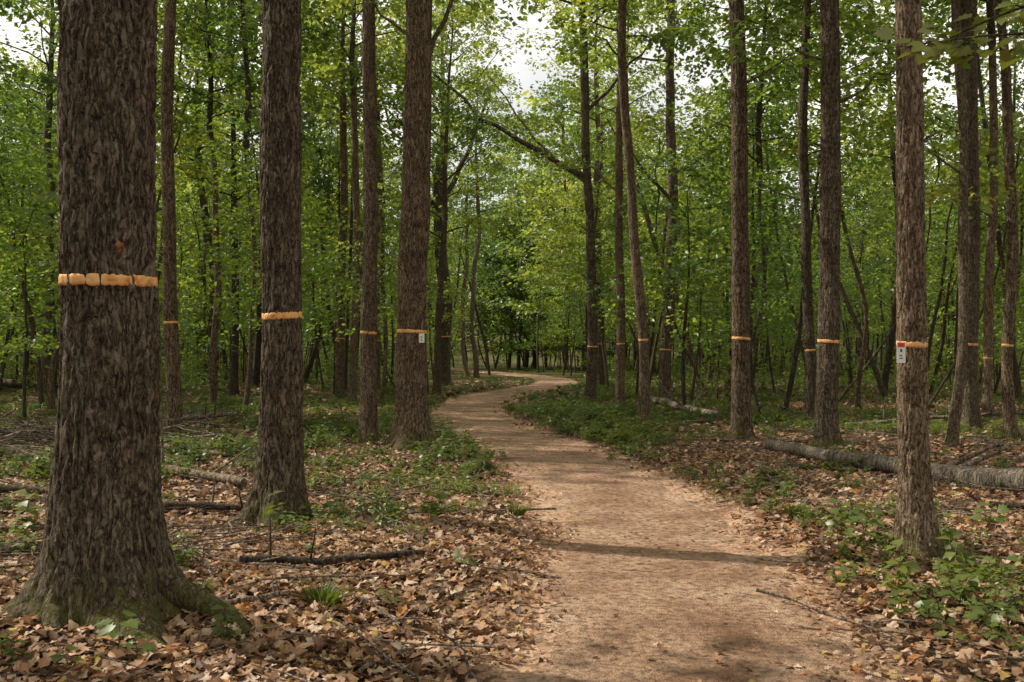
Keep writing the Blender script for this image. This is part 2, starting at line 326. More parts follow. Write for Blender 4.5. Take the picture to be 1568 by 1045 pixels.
def far_tree(seed,H,base,Rm,dia,nl=24,curve=.4,lean=0,nsp=4):
    r=np.random.default_rng(seed);mb=MB();n=10;z=np.linspace(-.2,base+.05,n)
    x=curve*r.normal()*np.sin(z/base*2.2)*.5+lean*z;y=curve*r.normal()*np.sin(z/base*2.)*.5
    rad=dia/2*(1-.35*z/H)+dia*.3*np.exp(-np.clip(z,0,9)/.25);tube(mb,np.stack([x,y,z],-1),rad,9,0,False)
    crown(mb,base,H-base,Rm,nl,r,nsp,50,.18,x[-1],y[-1],rad[-1],1.1)
    for q in range(5):
        zz=base*(.35+.6*r.random());a=r.random()*6.28;d=np.array([math.cos(a),math.sin(a),.3+.5*r.random()]);L=.7+r.random()*1.3
        o=np.array([np.interp(zz,z,x),np.interp(zz,z,y),zz]);twig(mb,o,nrm(d),L,.014,0,r)
        if r.random()<.6: spray(mb,o+nrm(d)*L*.3,d,L,26,.15,r)
    return mb.build('forest_tree',[BARKT,LEAF])
TREES=coll('forest_trees',[far_tree(1,17,6,3.2,.3,25),far_tree(2,19,8,3.6,.36,26),far_tree(3,14,4.5,3.0,.22,23),far_tree(4,17,5.5,3.4,.3,27),far_tree(5,15,7,2.8,.2,20,.9),far_tree(6,12,4.2,2.8,.16,21,1.1),
  far_tree(7,12,7.5,1.9,.13,12,.7,.10,3),far_tree(8,11,7,1.8,.12,11,.9,-.16,3),far_tree(9,13,8.5,2.0,.15,12,.6,.03,3)])
# slender understory poles: thin, slightly crooked stems with a light tuft of leaves
POLES=coll('pole_trees',[far_tree(61,10,7.5,1.3,.09,7,1.0,.05,2),far_tree(62,11,8,1.4,.12,8,.8,-.07,2),far_tree(63,9,7,1.2,.08,6,1.5,.14,2),far_tree(64,12,9,1.5,.15,8,.7,.02,2)])
def wall_tree(seed,H,base,Rm):
    r=np.random.default_rng(seed);mb=MB();z=np.linspace(-.3,base+.05,4);tube(mb,np.stack([0*z,0*z,z],-1),np.full(4,.15),6,0,False)
    crown(mb,base,H-base,Rm,30,r,4,30,.32,0,0,.13,1.5,.75);return mb.build('distant_tree',[BARKT,LEAF])
WALL=coll('distant_trees',[wall_tree(11,15,1.5,3.6),wall_tree(12,18,2.5,4.0),wall_tree(13,12,.8,3.4),wall_tree(14,20,4,4.2)])
def sapling(seed,H,base,Rm,nl,ls=.15,dn=1.15):
    r=np.random.default_rng(seed);mb=MB();n=7;z=np.linspace(-.1,base,n)
    lx=r.normal(0,.10);x=lx*z+.1*np.sin(z);y=r.normal(0,.06)*z
    tube(mb,np.stack([x,y,z],-1),np.linspace(.014*H**.75,.010*H**.75,n),6,0,False)
    tz=np.linspace(base,H,6);tx=x[-1]+lx*(tz-base)+r.normal(0,.1,6)*np.linspace(0,1,6);tyy=y[-1]+r.normal(0,.1,6)*np.linspace(0,1,6)
    AP=np.stack([tx,tyy,tz],-1);tube(mb,AP,np.linspace(.010*H**.75,.006,6),5,0,False)
    for i in range(nl):
        u=(i+r.random())/nl;zz=base+u*(H-base);a=i*2.4+r.random();L=Rm*(1-.65*u)*(.5+.7*r.random())
        o=np.array([np.interp(zz,tz,tx),np.interp(zz,tz,tyy),zz]);d=nrm(np.array([math.cos(a),math.sin(a),.25+r.normal(0,.12)]))
        twig(mb,o,d,L,.010,0,r)
        spray(mb,o+d*L*.15,d,L*1.05,int((18+22*L)*dn),ls,r)
        if L>.9: spray(mb,o+d*L*.5,d+r.normal(0,.5,3)*[1,1,.2],L*.75,int(26*dn),ls,r)
    return mb.build('sapling',[BARKT,SAPL])
SAPS=coll('saplings',[sapling(21,6.5,2.1,1.9,19),sapling(22,8.5,3.2,2.2,23),sapling(23,4.2,1.3,1.3,14),sapling(24,10,4.2,2.5,26),sapling(25,5.4,2.2,2.1,14),sapling(26,11.5,5,2.4,26)])
BUSH=coll('shrubs',[sapling(31,1.6,.15,.9,14,.12,1),sapling(32,1.1,.1,.7,12,.11,1),sapling(33,2.3,.3,1.1,16,.12,1)])
def crown_asset(seed,H,Rm,nl,tr):
    r=np.random.default_rng(seed);mb=MB();crown(mb,0,H,Rm,nl,r,4,56,.17,0,0,tr,1.1);return mb.build('crown',[BARKT,LEAF])
CROWNS=[crown_asset(41,9,3.5,24,.13),crown_asset(42,10,3.8,26,.15),crown_asset(43,7,2.8,19,.09)]
# ---------------------------------------------------------------- individual trees
def ground_z(x,y): return float(height(np.array([x]),np.array([y]))[0])
def make_tree(x,y,dia,lx=0,ly=0,band=None,bh=.06,H=9.,res=40,zv=8.,amp=.0,flare=.35,mat=None,wob=.05,seed=0,crown_i=None,limbs=(),kind='oak_tree',cdz=.06,roots=(),stain=None):
    r=np.random.default_rng(seed+100);mat=mat or BARK;bh=bh*.9
    emp=bpy.data.objects.new(kind,None);emp.location=(x,y,ground_z(x,y)-.02);SC.collection.objects.link(emp)
    ph=r.random(4)*6.28
    def axis(z): return lx*z+wob*(np.sin(z*.55+ph[0])-np.sin(ph[0]))+wob*.25*np.sin(z*1.7+ph[2]),ly*z+wob*(np.sin(z*.5+ph[1])-np.sin(ph[1]))
    def rad(z,th):
        b=dia/2*(1+.06-.028*np.clip(z,0,99)*.5/(dia+.2))
        b=np.maximum(b,dia*.27)
        lob=.5+.32*np.cos(4*th+ph[2]+.4*np.sin(th))+.28*np.cos(5*th+ph[3])+.2*np.cos(3*th+ph[1])
        lob=np.clip(lob,.05,2)
        zz=np.clip(z,-.3,99)
        fl=flare*dia*(.6*np.exp(-zz/(.16+.2*dia))*lob+.34*np.exp(-zz/.4)+1.5*np.clip(lob,0,2)**2.4*np.exp(-np.clip(zz+.02,0,99)/.10)*.5)
        return b+fl+dia*.05*(vn(np.cos(th)*1.3+5,np.sin(th)*1.3+5,z*1.4,seed)-.5)*2
    z1=np.arange(-.25,zv,cdz);z2=np.arange(zv,H+.01,.5);z=np.unique(np.concatenate([z1,z2,[H]]))
    th=np.arange(res)*2*math.pi/res;Z,TH=np.meshgrid(z,th,indexing='ij');R=rad(Z,TH)
    if amp>0:
        cx=np.cos(TH)*dia*.5;cy=np.sin(TH)*dia*.5;f=28*min(1.6,(.5/dia)**.5)*(.85+.4*r.random())
        wx=(vn(cx*9,cy*9,Z*5,seed+3)-.5)*.09;wz=vn(cx*12,cy*12,Z*6,seed+4)*.08
        a=vn((cx+wx)*f,(cy+wx)*f,(Z+wz)*3.6,seed+1);b=vn((cx+wx)*70,(cy-wx)*70,(Z+wz)*18,seed+2)
        rd=np.abs(2*a-1);rd=np.minimum(rd*2.6,1)
        R=R-amp*(1-rd)*(.6+.9*b)-amp*.5*b
    ax,ay=axis(Z);V=np.stack([ax+R*np.cos(TH),ay+R*np.sin(TH),Z],-1).reshape(-1,3)
    n=len(z);i=np.arange(n-1)[:,None]*res;j=np.arange(res)[None];k=(j+1)%res
    F=np.stack([i+j,i+k,i+res+k,i+res+j],-1).reshape(-1,4);mb=MB();mb.add(V,F)
    for (az,L,rr) in roots:   # surface roots running out into the litter
        a=math.radians(az);nn=16;t=np.linspace(0,1,nn);w=a+.35*np.sin(t*3+az)
        P=np.stack([np.cos(w)*(dia*.42+L*t),np.sin(w)*(dia*.42+L*t),.20*(1-t)**2.2+.03-.10*t],-1)
        tube(mb,P,rr*(1-.75*t),12,0,False,lambda s,q:1+.22*(vn(np.cos(q)*2+5+0*s,np.sin(q)*2+5+0*s,s*9,seed)-.5))
    for (lz,az,L,rise,lr,leafy) in limbs:
        a=math.radians(az);d=np.array([math.cos(a),math.sin(a),rise]);d=nrm(d);axx,ayy=axis(np.array(lz))
        nn=9;t=np.linspace(0,1,nn)[:,None];P=np.array([axx,ayy,lz])+d*L*t+np.array([0,0,.18*L])*t*t*np.sign(L)+r.normal(0,.035*L,(nn,3))*t
        tube(mb,P,np.linspace(lr,lr*.3,nn),8,0,False)
        for q in range(leafy):
            tt=.3+.7*r.random();o2=np.array([np.interp(tt,t[:,0],P[:,c]) for c in range(3)]);a2=a+r.normal(0,.9)
            d2=np.array([math.cos(a2),math.sin(a2),r.normal(.1,.2)]);sl=.8+.6*r.random();twig(mb,o2,nrm(d2),sl*.9,.009,0,r);spray(mb,o2,d2,sl,50,.14,r)
    t=bpy.data.objects.new('trunk',mb.build('trunk',[mat,LEAF]));t.parent=emp;SC.collection.objects.link(t)
    if band:
        rs=max(res,40);zz=np.array([-.5,-.46,-.2,0,.2,.46,.5])*bh;th=np.arange(rs)*2*math.pi/rs
        wv=.010*np.sin(th+ph[0])+.006*(vn(np.cos(th)*3+9,np.sin(th)*3+9,0,seed)-.5)
        ed=(vn(np.cos(th)*14+9,np.sin(th)*14+9,0,seed+9)-.5)*.012
        Zb=band+zz[:,None]+wv[None]+np.sign(zz)[:,None]*ed[None];THb=np.broadcast_to(th,Zb.shape)
        prof=np.array([-.020,-.001,.001,.001,.001,-.001,-.020])
        Rb=rad(Zb,THb)+prof[:,None]-(amp*.4)*vn(np.cos(THb)*9+3,np.sin(THb)*9+3,Zb*10,seed);ax,ay=axis(Zb)
        V=np.stack([ax+Rb*np.cos(THb),ay+Rb*np.sin(THb),Zb],-1).reshape(-1,3);n=len(zz)
        i=np.arange(n-1)[:,None]*rs;j=np.arange(rs)[None];k=(j+1)%rs
        mbb=MB();mbb.add(V,np.stack([i+j,i+k,i+rs+k,i+rs+j],-1).reshape(-1,4))
        o=bpy.data.objects.new('orange_band',mbb.build('orange_band',[BAND]));o.parent=emp;SC.collection.objects.link(o)
    if stain:
        ta,sz,sw,shh=stain;u=np.linspace(-1,1,21);Uu,Vv=np.meshgrid(u,u);mm=np.sqrt(1-np.clip(Uu**2*.5,0,1))
        tt=math.radians(ta)+Uu*sw*np.sqrt(np.clip(1-Vv**2*.6,0,1))/(dia/2);ZZ=sz+Vv*shh*mm
        RR=rad(ZZ,tt)+.002-.012*(Uu**2+Vv**2)-.012*vn(Uu*3+5,Vv*2+5,0,3)
        ax,ay=axis(ZZ);i=np.arange(20)[:,None]*21;j=np.arange(20)[None];mbb=MB();mbb.add(np.stack([ax+RR*np.cos(tt),ay+RR*np.sin(tt),ZZ],-1).reshape(-1,3),np.stack([i+j,i+j+1,i+22+j,i+21+j],-1).reshape(-1,4))
        o=bpy.data.objects.new('resin_stain',mbb.build('resin_stain',[SAP]));o.parent=emp;SC.collection.objects.link(o)
    ci=crown_i if crown_i is not None else int(r.integers(0,3))
    if ci>=0:
        c=bpy.data.objects.new('crown',CROWNS[ci]);ax,ay=axis(np.array(H));c.location=(float(ax),float(ay),H-.05);c.rotation_euler=(0,0,r.random()*6.28);c.parent=emp;SC.collection.objects.link(c)
    return emp
make_tree(-2.32,5.72,.53,.000,0,1.91,.07,9,300,4.6,.022,.55,None,.01,1,1,cdz=.014,roots=[(-12,.75,.10),(-75,.35,.09),(200,.5,.09),(250,.4,.08)],stain=(-58,2.09,.03,.05))
make_tree(-2.19,9.40,.385,.006,0,1.97,.068,9.5,200,5.6,.016,.55,None,.02,2,0,limbs=[(3.35,-110,.24,.3,.05,0),(3.9,-60,.22,.3,.04,0)],cdz=.02,roots=[(-20,.3,.06),(-100,.25,.06),(190,.3,.06)])
make_tree(-5.9,17.4,.24,-.002,0,2.03,.05,8.5,48,8.4,.004,.3,None,.05,3,2,limbs=[(4.6,120,2.2,.4,.02,5)])
make_tree(-2.40,16.6,.27,-.006,0,1.86,.055,9.5,80,8.5,.010,.35,BARKP,.03,4,2,limbs=[(5.4,20,.5,.6,.012,0),(4.1,150,.9,.1,.01,0)],cdz=.035)
make_tree(-1.60,15.75,.47,.012,0,1.82,.062,10,140,8.5,.015,.5,None,.03,5,1,limbs=[(5.9,10,2.6,1.9,.05,3),(6.4,160,1.6,.7,.03,2)],cdz=.03,roots=[(-15,.45,.08),(-150,.4,.08),(-80,.25,.07)])
make_tree(-3.40,48,.62,.005,0,2.39,.09,11,40,11,.0,.4,None,.15,6,1,limbs=[(8.5,20,6,1.9,.16,10),(8,170,6,1.8,.14,10)])
make_tree(-5.60,32.5,.28,.002,0,2.03,.06,10,32,10,0,.3,None,.05,7,2)
make_tree(-4.62,28.7,.23,.0,0,None,.06,9,32,9,0,.3,BARKP,.08,8,2,limbs=[(3.5,160,1.5,.6,.02,4)])
make_tree(-5.7,42,.33,.002,0,2.1,.07,11,32,11,0,.3,BARKP,.06,9,0)
make_tree(2.42,30.5,.31,-.016,0,1.8,.06,11,36,11,0,.3,None,.06,10,0,limbs=[(7.0,172,6.0,.50,.10,18),(9,10,4,.9,.06,8)])
make_tree(2.95,27.2,.24,.010,0,1.9,.055,9.5,36,9.5,0,.3,BARKP,.06,11,2,limbs=[(6,140,3,.8,.03,6)])
make_tree(2.70,20.2,.21,-.040,0,1.8,.055,9,48,9,.003,.35,BARKP,.08,12,2)
make_tree(4.05,46,.38,.0,0,2.0,.07,11,32,11,0,.3,None,.1,13,0,limbs=[(9,165,7,.8,.1,20)])
make_tree(5.05,32.8,.37,.012,0,1.72,.065,11,36,11,0,.35,None,.08,14,1,limbs=[(6.6,165,3,1.0,.07,5),(7.5,20,4,.5,.05,10)])
make_tree(4.02,17.4,.31,-.016,0,1.78,.058,9.5,90,8.6,.012,.42,None,.03,15,0,limbs=[(6.2,15,2.2,.5,.022,6)],cdz=.035)
make_tree(6.65,22.2,.24,.0,0,1.67,.05,9,48,9,.003,.3,None,.06,16,2,limbs=[(5,150,2.5,.4,.02,7),(6,20,2.5,.4,.02,7)])
make_tree(5.12,16.2,.34,.004,0,1.76,.06,9.5,90,8.6,.013,.42,None,.03,17,1,limbs=[(5.6,30,2.4,.4,.03,5),(6.3,170,1.5,.4,.02,4)],cdz=.035)
T17=make_tree(3.12,7.72,.225,-.012,0,1.67,.048,8.5,150,5,.012,.55,BARKP,.012,18,0,limbs=[(3.2,0,.25,.4,.022,0)],cdz=.018,roots=[(-170,.25,.055),(-30,.2,.055),(-95,.16,.05)])
make_tree(7.2,16.3,.165,.035,0,None,.05,8,40,8,.003,.35,BARKP,.12,19,2,limbs=[(4.5,160,1.6,.8,.02,4)])
make_tree(8.7,19,.34,-.004,0,1.69,.06,9,70,9,.010,.4,BARKP,.05,20,1,limbs=[(4.5,60,2.6,.6,.05,4)])
make_tree(10.6,22.2,.2,.0,0,1.47,.05,8.5,40,8.5,0,.3,BARKP,.07,21,2)
make_tree(8.6,17.2,.19,-.055,0,1.66,.05,8.5,48,8.5,.003,.35,None,.12,22,2,limbs=[(3.5,170,1.3,1.0,.02,3)])
make_tree(-16.4,35,.28,.0,0,None,.05,9,24,9,0,.3,None,.1,23,0)
make_tree(-12,40,.32,-.09,0,None,.05,9,24,9,0,.3,None,.15,24,1)
make_tree(-8.4,28,.2,-.03,0,None,.05,8,24,8,0,.3,None,.15,25,2)
make_tree(-7.0,26,.13,.02,0,None,.05,7,24,7,0,.3,None,.15,26,2)
make_tree(-11.3,24.5,.15,.12,0,None,.05,7,24,7,0,.3,None,.25,31,2)
make_tree(-3.9,30,.10,.02,0,None,.05,6,20,6,0,.3,None,.15,32,-1,limbs=[(3,170,1.4,.6,.015,4),(4,20,1.3,.6,.015,4),(5.5,100,1.3,1,.015,5),(5.9,-60,1.2,1,.015,5)])
make_tree(7.2,38,.22,-.28,0,None,.05,9,24,9,0,.3,None,.2,27,2)
make_tree(8.6,40,.2,.22,0,None,.05,9,24,9,0,.3,None,.2,28,2)
make_tree(6.1,27,.11,.10,0,None,.05,6.5,24,6.5,0,.3,None,.25,33,2)
make_tree(9.4,27,.12,-.12,0,None,.05,7,24,7,0,.3,None,.3,34,2)
make_tree(-2.2,62,.3,.01,0,None,.05,10,24,10,0,.3,BARKP,.2,29,0)
make_tree(-3.0,66,.28,-.01,0,None,.05,10,24,10,0,.3,BARKP,.2,30,2)
# ---------------------------------------------------------------- forest mass
EX=np.array([(o.location.x,o.location.y) for o in SC.objects if o.type=='EMPTY'])
def place(n,x0,x1,y0,y1,mind,fn,existing=None):
    arr=np.zeros((0,2)) if existing is None else existing.copy();k0=len(arr)
    C=np.stack([rng.uniform(x0,x1,n*14),rng.uniform(y0,y1,n*14)],-1);pd=pdist(C[:,0],C[:,1])
    inside=np.abs(C[:,0])<np.maximum(C[:,1],0)*.62+22
    C=C[fn(C[:,0],C[:,1],pd)&inside]
    for c in C:
        if len(arr)-k0>=n: break
        if len(arr)==0 or ((arr-c)**2).sum(1).min()>mind*mind: arr=np.vstack([arr,c])
    return arr[k0:]
def pxof(x,y): return 784+1524*x/np.maximum(y,.1)
# thin glades on the sunny side, so broken light reaches the near floor and the middle distance
def sunny(x,y): return (np.hypot((x+9)/6.5,(y-9.5)/3.4)<1)|(np.hypot((x+18)/7.5,(y-15.5)/4.6)<1)
def ftree(x,y,pd):
    px=pxof(x,y);view=(y>0)&(px>-60)&(px<1630)
    ok=np.where(view,y>27,(np.hypot(x,y)>4.5)&~((x>0)&(y>0)&(y<10)&(x<8)))
    corridor=(y>0)&(y<78)&(px>692)&(px<888)
    gap=sunny(x,y)&(rng.random(len(x))>.06)
    glade=(np.hypot((x+8)/8,(y-62)/8)<1)|(np.hypot((x+3)/9,(y-84)/6)<1)|(np.hypot((x-14)/5,(y-46)/5)<1)
    return ok&~corridor&(pd>2.2)&~(gap&~view)&~glade
A=place(275,-75,75,-14,98,3.1,ftree,EX)
n=len(A);scatter('background_forest',TREES,np.c_[A,height(A[:,0],A[:,1])],np.c_[rng.normal(0,.05,n),rng.normal(0,.05,n),rng.random(n)*6.28],.8+.4*rng.random(n))
def fpole(x,y,pd):
    px=pxof(x,y);return (y>27)&(pd>2)&(px>-60)&(px<1630)&~((y<80)&(px>680)&(px<890))
Q=place(95,-40,40,27,75,1.2,fpole,EX)
n=len(Q);scatter('pole_stand',POLES,np.c_[Q,height(Q[:,0],Q[:,1])],np.c_[rng.normal(0,.10,n),rng.normal(0,.10,n),rng.random(n)*6.28],.8+.5*rng.random(n))
W=place(240,-115,115,92,175,4.2,lambda x,y,pd:(y>92)&(pd>2.5)&~((y<100)&(np.abs(pxof(x,y)-760)<60)),None)
WX=np.array([(4.4,80),(6.2,87),(2.2,96),(7.5,94),(-.3,101),(3.6,106),(-4.8,104),(9.5,84),(.6,92),(-2.4,98),(1.5,109)]);W=np.vstack([W,WX]);n=len(W)
sc=.75+.45*rng.random(n);sc[-11:]=1.3
scatter('distant_forest',WALL,np.c_[W,height(W[:,0],W[:,1])],np.c_[rng.normal(0,.04,n),rng.normal(0,.04,n),rng.random(n)*6.28],sc)
def fsap(x,y,pd):
    px=pxof(x,y);d=y;view=(y>0)&(px>-60)&(px<1630)
    ok=np.where(view,np.where(px<600,y>18,y>23),(np.hypot(x,y)>13)&~sunny(x,y)&(rng.random(len(x))<.4))
    corridor=(y>0)&(y<64)&(px>670)&(px<900)
    return ok&~corridor&(pd>2)
B=place(490,-60,60,-6,105,1.5,fsap,EX)
n=len(B);scatter('understory_saplings',SAPS,np.c_[B,height(B[:,0],B[:,1])],np.c_[rng.normal(0,.07,n),rng.normal(0,.07,n),rng.random(n)*6.28],.75+.5*rng.random(n))
def fbush(x,y,pd):
    px=pxof(x,y);return (y>30)&(pd>2.4)&~((y<97)&(px>675)&(px<900))
C=place(440,-60,60,30,125,1.3,fbush)
n=len(C);scatter('shrub_layer',BUSH,np.c_[C,height(C[:,0],C[:,1])],np.c_[rng.normal(0,.05,n),rng.normal(0,.05,n),rng.random(n)*6.28],.5+.6*rng.random(n))
# ---------------------------------------------------------------- leaf litter
def lobed(r,lobes,depth,size,asp):
    m=lobes*2+1;t=np.linspace(0,1,m*2+1)[1:-1];w=asp*np.sin(np.clip(t,0,1)**.8*math.pi)**.7*(1-depth*(.5-.5*np.cos(t*math.pi*2*lobes)))
    mid=np.stack([t,0*t],-1)
    n=len(t);cx=r.normal(0,.5);cy=r.uniform(-1.2,2.2)
    def z(x,y): return size*(cy*y*y*1.1+cx*(x-.5)**2+.10*np.sin(6*x+cx*9)*np.sign(y)*np.abs(y))
    L=np.stack([t,w],-1);Rr=np.stack([t,-w*(.85+.3*r.random(n))],-1)
    pts=np.vstack([[[-.18,0]],[[0,0]],mid,[[1,0]],L,Rr]);V=np.c_[pts[:,0]*size-size*.45,pts[:,1]*size,z(pts[:,0],pts[:,1])]
    M=2;T=2+n;l0=T+1;r0=l0+n
    tri=[(1,M,l0),(1,r0,M)];quad=[]
    for i in range(n-1): quad+= [(M+i,M+i+1,l0+i+1,l0+i),(M+i,r0+i,r0+i+1,M+i+1)]
    tri+=[(M+n-1,T,l0+n-1),(M+n-1,r0+n-1,T)]
    return V,np.array(tri),np.array(quad)
lm=[]
for i in range(9):
    r=np.random.default_rng(300+i);mb=MB();V,t,q=lobed(r,[3,3,4,2,3,4,3,2,3][i],r.uniform(.25,.6),.12,r.uniform(.24,.36));mb.add(V,t);mb.add(V,q);lm.append(mb.build('dry_leaf',[LITTER]))
LIT=coll('dry_leaves',lm)
def wedge(n,d0,d1,m=.62):
    d=np.sqrt(rng.random(n)*(d1*d1-d0*d0)+d0*d0);x=(rng.random(n)*2-1)*(m*d+.6);return x,d
PX=[];
for (nn,d0,d1,sc,zz) in ((32000,3.2,9,.82,.035),(36000,9,17,.92,.03),(24000,17,32,1.25,.02),(8000,32,60,1.9,.02)):
    x,y=wedge(nn,d0,d1);pd=pdist(x,y);cl=.5+.95*vn(x/.7,y/.7,0,21)*vn(x/2.3,y/2.3,0,22)*2
    pr=(.10*vn(x/.6,y/.6,0,41)**2+.95*sst(.55,1.30,pd+.5*(vn(x/.5,y/.5,0,8)-.5)))*np.clip(cl,0,1)
    k=rng.random(nn)<pr;x=x[k];y=y[k];pd=pd[k];n=len(x)
    PX.append(np.c_[x,y,height(x,y,pd)+.012+zz*rng.random(n)*sst(.5,1.3,pd),sc*(.5+.7*rng.random(n))*(.55+.45*sst(.7,1.2,pd))])
PX=np.vstack(PX);n=len(PX)
scatter('leaf_litter',LIT,PX[:,:3],np.c_[rng.normal(0,.40,n),rng.normal(0,.40,n),rng.random(n)*6.28],PX[:,3])
# ---------------------------------------------------------------- twigs, logs, branches
tm=[]
for i in range(6):
    r=np.random.default_rng(400+i);mb=MB();n=7;t=np.linspace(-.5,.5,n);P=np.c_[t,.05*np.cumsum(r.normal(0,.6,n)),.02*r.random(n)];tube(mb,P,np.linspace(.009,.004,n),6,0)
    if i%2: tube(mb,np.array([P[3],P[3]+[.12,.12,.03],P[3]+[.26,.18,.05]]),[.006,.005,.002],5,0)
    tm.append(mb.build('twig',[WOOD]))
TW=coll('twigs',tm)
x,y=wedge(2600,3.3,24);pd=pdist(x,y);k=(pd>1.0)|(rng.random(2600)<.10);x=x[k];y=y[k]
xb=rng.normal(-7.6,1.0,260);yb=rng.normal(16.5,2.2,260);xc=rng.normal(-3.3,.7,60);yc=rng.normal(7.6,.7,60)
X=np.r_[x,xb,xc];Y=np.r_[y,yb,yc];n=len(X);hz=np.r_[np.full(len(x),.05),rng.random(260)*.35,.04+rng.random(60)*.06]
pdn=pdist(X,Y)
scatter('fallen_twigs',TW,np.c_[X,Y,height(X,Y)+hz],np.c_[rng.normal(0,.08,n),rng.normal(0,.12,n),rng.random(n)*6.28],np.r_[.25+1.0*rng.random(len(x))**2,.8+1.4*rng.random(260),.4+.7*rng.random(60)]*np.where(pdn<1,.3,1))
def log(name,P,R,seed=0,mat=None,segs=18,stubs=0):
    P=np.array(P,float);r=np.random.default_rng(seed);n=40 if R>.04 else 24
    t=np.linspace(0,1,len(P));tt=np.linspace(0,1,n);Q=np.stack([np.interp(tt,t,P[:,c]) for c in range(2)],-1)
    L=np.linalg.norm(P[-1,:2]-P[0,:2]);nn=nrm(np.array([-(P[-1,1]-P[0,1]),P[-1,0]-P[0,0]]))
    Q=Q+nn*((vn(tt*4+seed,0,0,seed)-.5)*.05*L)[:,None]
    z=np.interp(tt,t,P[:,2])+np.array([ground_z(a,b) for a,b in Q])+.02*(vn(tt*5,3,0,seed)-.5)
    Rr=R*np.linspace(1,.62,n)*(1+.15*(vn(tt*14,1,0,seed)-.5)*2)
    c0=np.r_[Q[0],z[0]];W=np.c_[Q,z]-c0;mb=MB()
    tube(mb,W,Rr,segs,0,True,lambda s,th:1+.16*(vn(np.cos(th)*2.5+5+0*s,np.sin(th)*2.5+5+0*s,s*3,seed)-.5))
    for i in range(stubs):
        k=int(r.integers(4,n-4));a=r.random()*3.14;d=np.array([nn[0]*math.cos(a),nn[1]*math.cos(a),abs(math.sin(a))+.2])
        tube(mb,np.array([W[k],W[k]+d*R*3,W[k]+d*R*(5+6*r.random())]),[R*.3,R*.22,R*.1],6,0)
    o=bpy.data.objects.new(name,mb.build(name,[mat or WOOD]));o.location=c0;SC.collection.objects.link(o)
log('fallen_log',[(6.1,8.3,.14),(5.5,10.5,.14),(4.75,13.4,.12),(4.2,16.2,.11)],.145,1,stubs=2,segs=24)
log('fallen_log',[(-22,44,.2),(-27,45,.25)],.2,2);log('fallen_log',[(-26.5,40,.2),(-17.5,42,.2)],.17,3,BARKT)
log('fallen_log',[(-8.2,14.9,.10),(-5.2,12.9,.10),(-2.9,11.2,.09)],.075,4,stubs=5)
log('fallen_log',[(4.2,31,.15),(4.9,24,.12)],.13,5,stubs=3)
log('fallen_branch',[(-5.9,10.6,.07),(-4.6,10.3,.06)],.045,6,BARKT);log('fallen_branch',[(-3.6,9.6,.07),(-2.5,9.8,.07)],.045,7,BARKT,stubs=2)
log('fallen_branch',[(-1.9,6.95,.07),(-1.3,7.1,.07),(-.65,7.4,.06)],.034,8,BARKT,stubs=3)
log('fallen_branch',[(-3.7,7.2,.07),(-3.0,7.5,.07)],.038,9,WOOD,stubs=2)
log('fallen_branch',[(-1.75,5.9,.05),(-1.2,6.3,.05)],.018,16,WOOD,stubs=2);log('fallen_branch',[(-4.6,8.0,.06),(-3.2,8.9,.06)],.03,17,WOOD,stubs=3);log('fallen_branch',[(-.75,4.9,.04),(-.55,5.3,.04)],.012,18,WOOD,stubs=1)
log('fallen_branch',[(4.6,9.6,.07),(5.8,8.4,.07)],.03,10,BARKT,stubs=3)
log('fallen_branch',[(-5.6,15.2,.10),(-3.9,13.6,.08)],.045,19,WOOD,stubs=4)
log('fallen_branch',[(-7.4,17.5,.3),(-6.6,14.5,.1)],.04,11,WOOD,stubs=4);log('fallen_branch',[(-8.8,16.3,.15),(-6.1,15.6,.25)],.05,12,BARKT,stubs=4);log('fallen_branch',[(-8.6,18.5,.15),(-5.4,19.6,.3)],.06,13,WOOD,stubs=4)
log('fallen_branch',[(6.9,20.5,.1),(9.8,18.5,.4)],.05,14,WOOD,stubs=4);log('fallen_branch',[(-4.4,18.6,.1),(-3.2,16.9,.1)],.05,15,BARKT,stubs=3)
# ---------------------------------------------------------------- ground plants
def herb(seed,nst,hgt,ls,spread):
    r=np.random.default_rng(seed);mb=MB()
    for s in range(nst):
        a=r.random()*6.28;q=spread*math.sqrt(r.random());b=np.array([q*math.cos(a),q*math.sin(a),0]);h=hgt*(.5+.6*r.random())
        top=b+np.array([r.normal(0,.2)*h,r.normal(0,.2)*h,h]);tube(mb,np.array([b,(b+top)/2+r.normal(0,.01,3),top]),[.003,.0025,.0015],4,0,False)
        for lv in range(int(r.integers(2,4))):
            c=b+(top-b)*(1-.28*lv);k=int(r.integers(3,6));aa=np.arange(k)*6.28/k+r.random()*6
            D=np.stack([np.cos(aa),np.sin(aa),r.normal(-.05,.2,k)],-1);leaves(mb,np.repeat(c[None],k,0)+D*.01,D,np.array([0,0,1.])+r.normal(0,.25,(k,3)),ls*(.7+.5*r.random(k)),0,width=.36)
    return mb.build('herb',[HERB])
def grass(seed):
    r=np.random.default_rng(seed);mb=MB();k=70;a=r.random(k)*6.28;q=.06*r.random(k);P=np.stack([q*np.cos(a),q*np.sin(a),0*a],-1);D=np.stack([np.cos(a)*.6,np.sin(a)*.6,.5+r.random(k)],-1)
    leaves(mb,P,D,np.stack([-np.cos(a),-np.sin(a),.3+0*a],-1),.14+.14*r.random(k),0,width=.02);return mb.build('grass_tuft',[HERB])
HB=coll('herbs',[herb(51,5,.20,.075,.18),herb(52,10,.14,.06,.3),herb(53,3,.28,.10,.06),herb(54,14,.16,.06,.4)])
GR=coll('grass_tufts',[grass(61),grass(62)])
hx=[];
def blob(n,cx,cy,sx,sy):
    hx.append(np.c_[rng.normal(cx,sx,n),rng.normal(cy,sy,n)])
x,y=wedge(560,4.5,16);k=rng.random(560)<np.clip(vn(x/1.5,y/1.5,0,31)*2.2-.85,0,1);hx.append(np.c_[x,y][k])
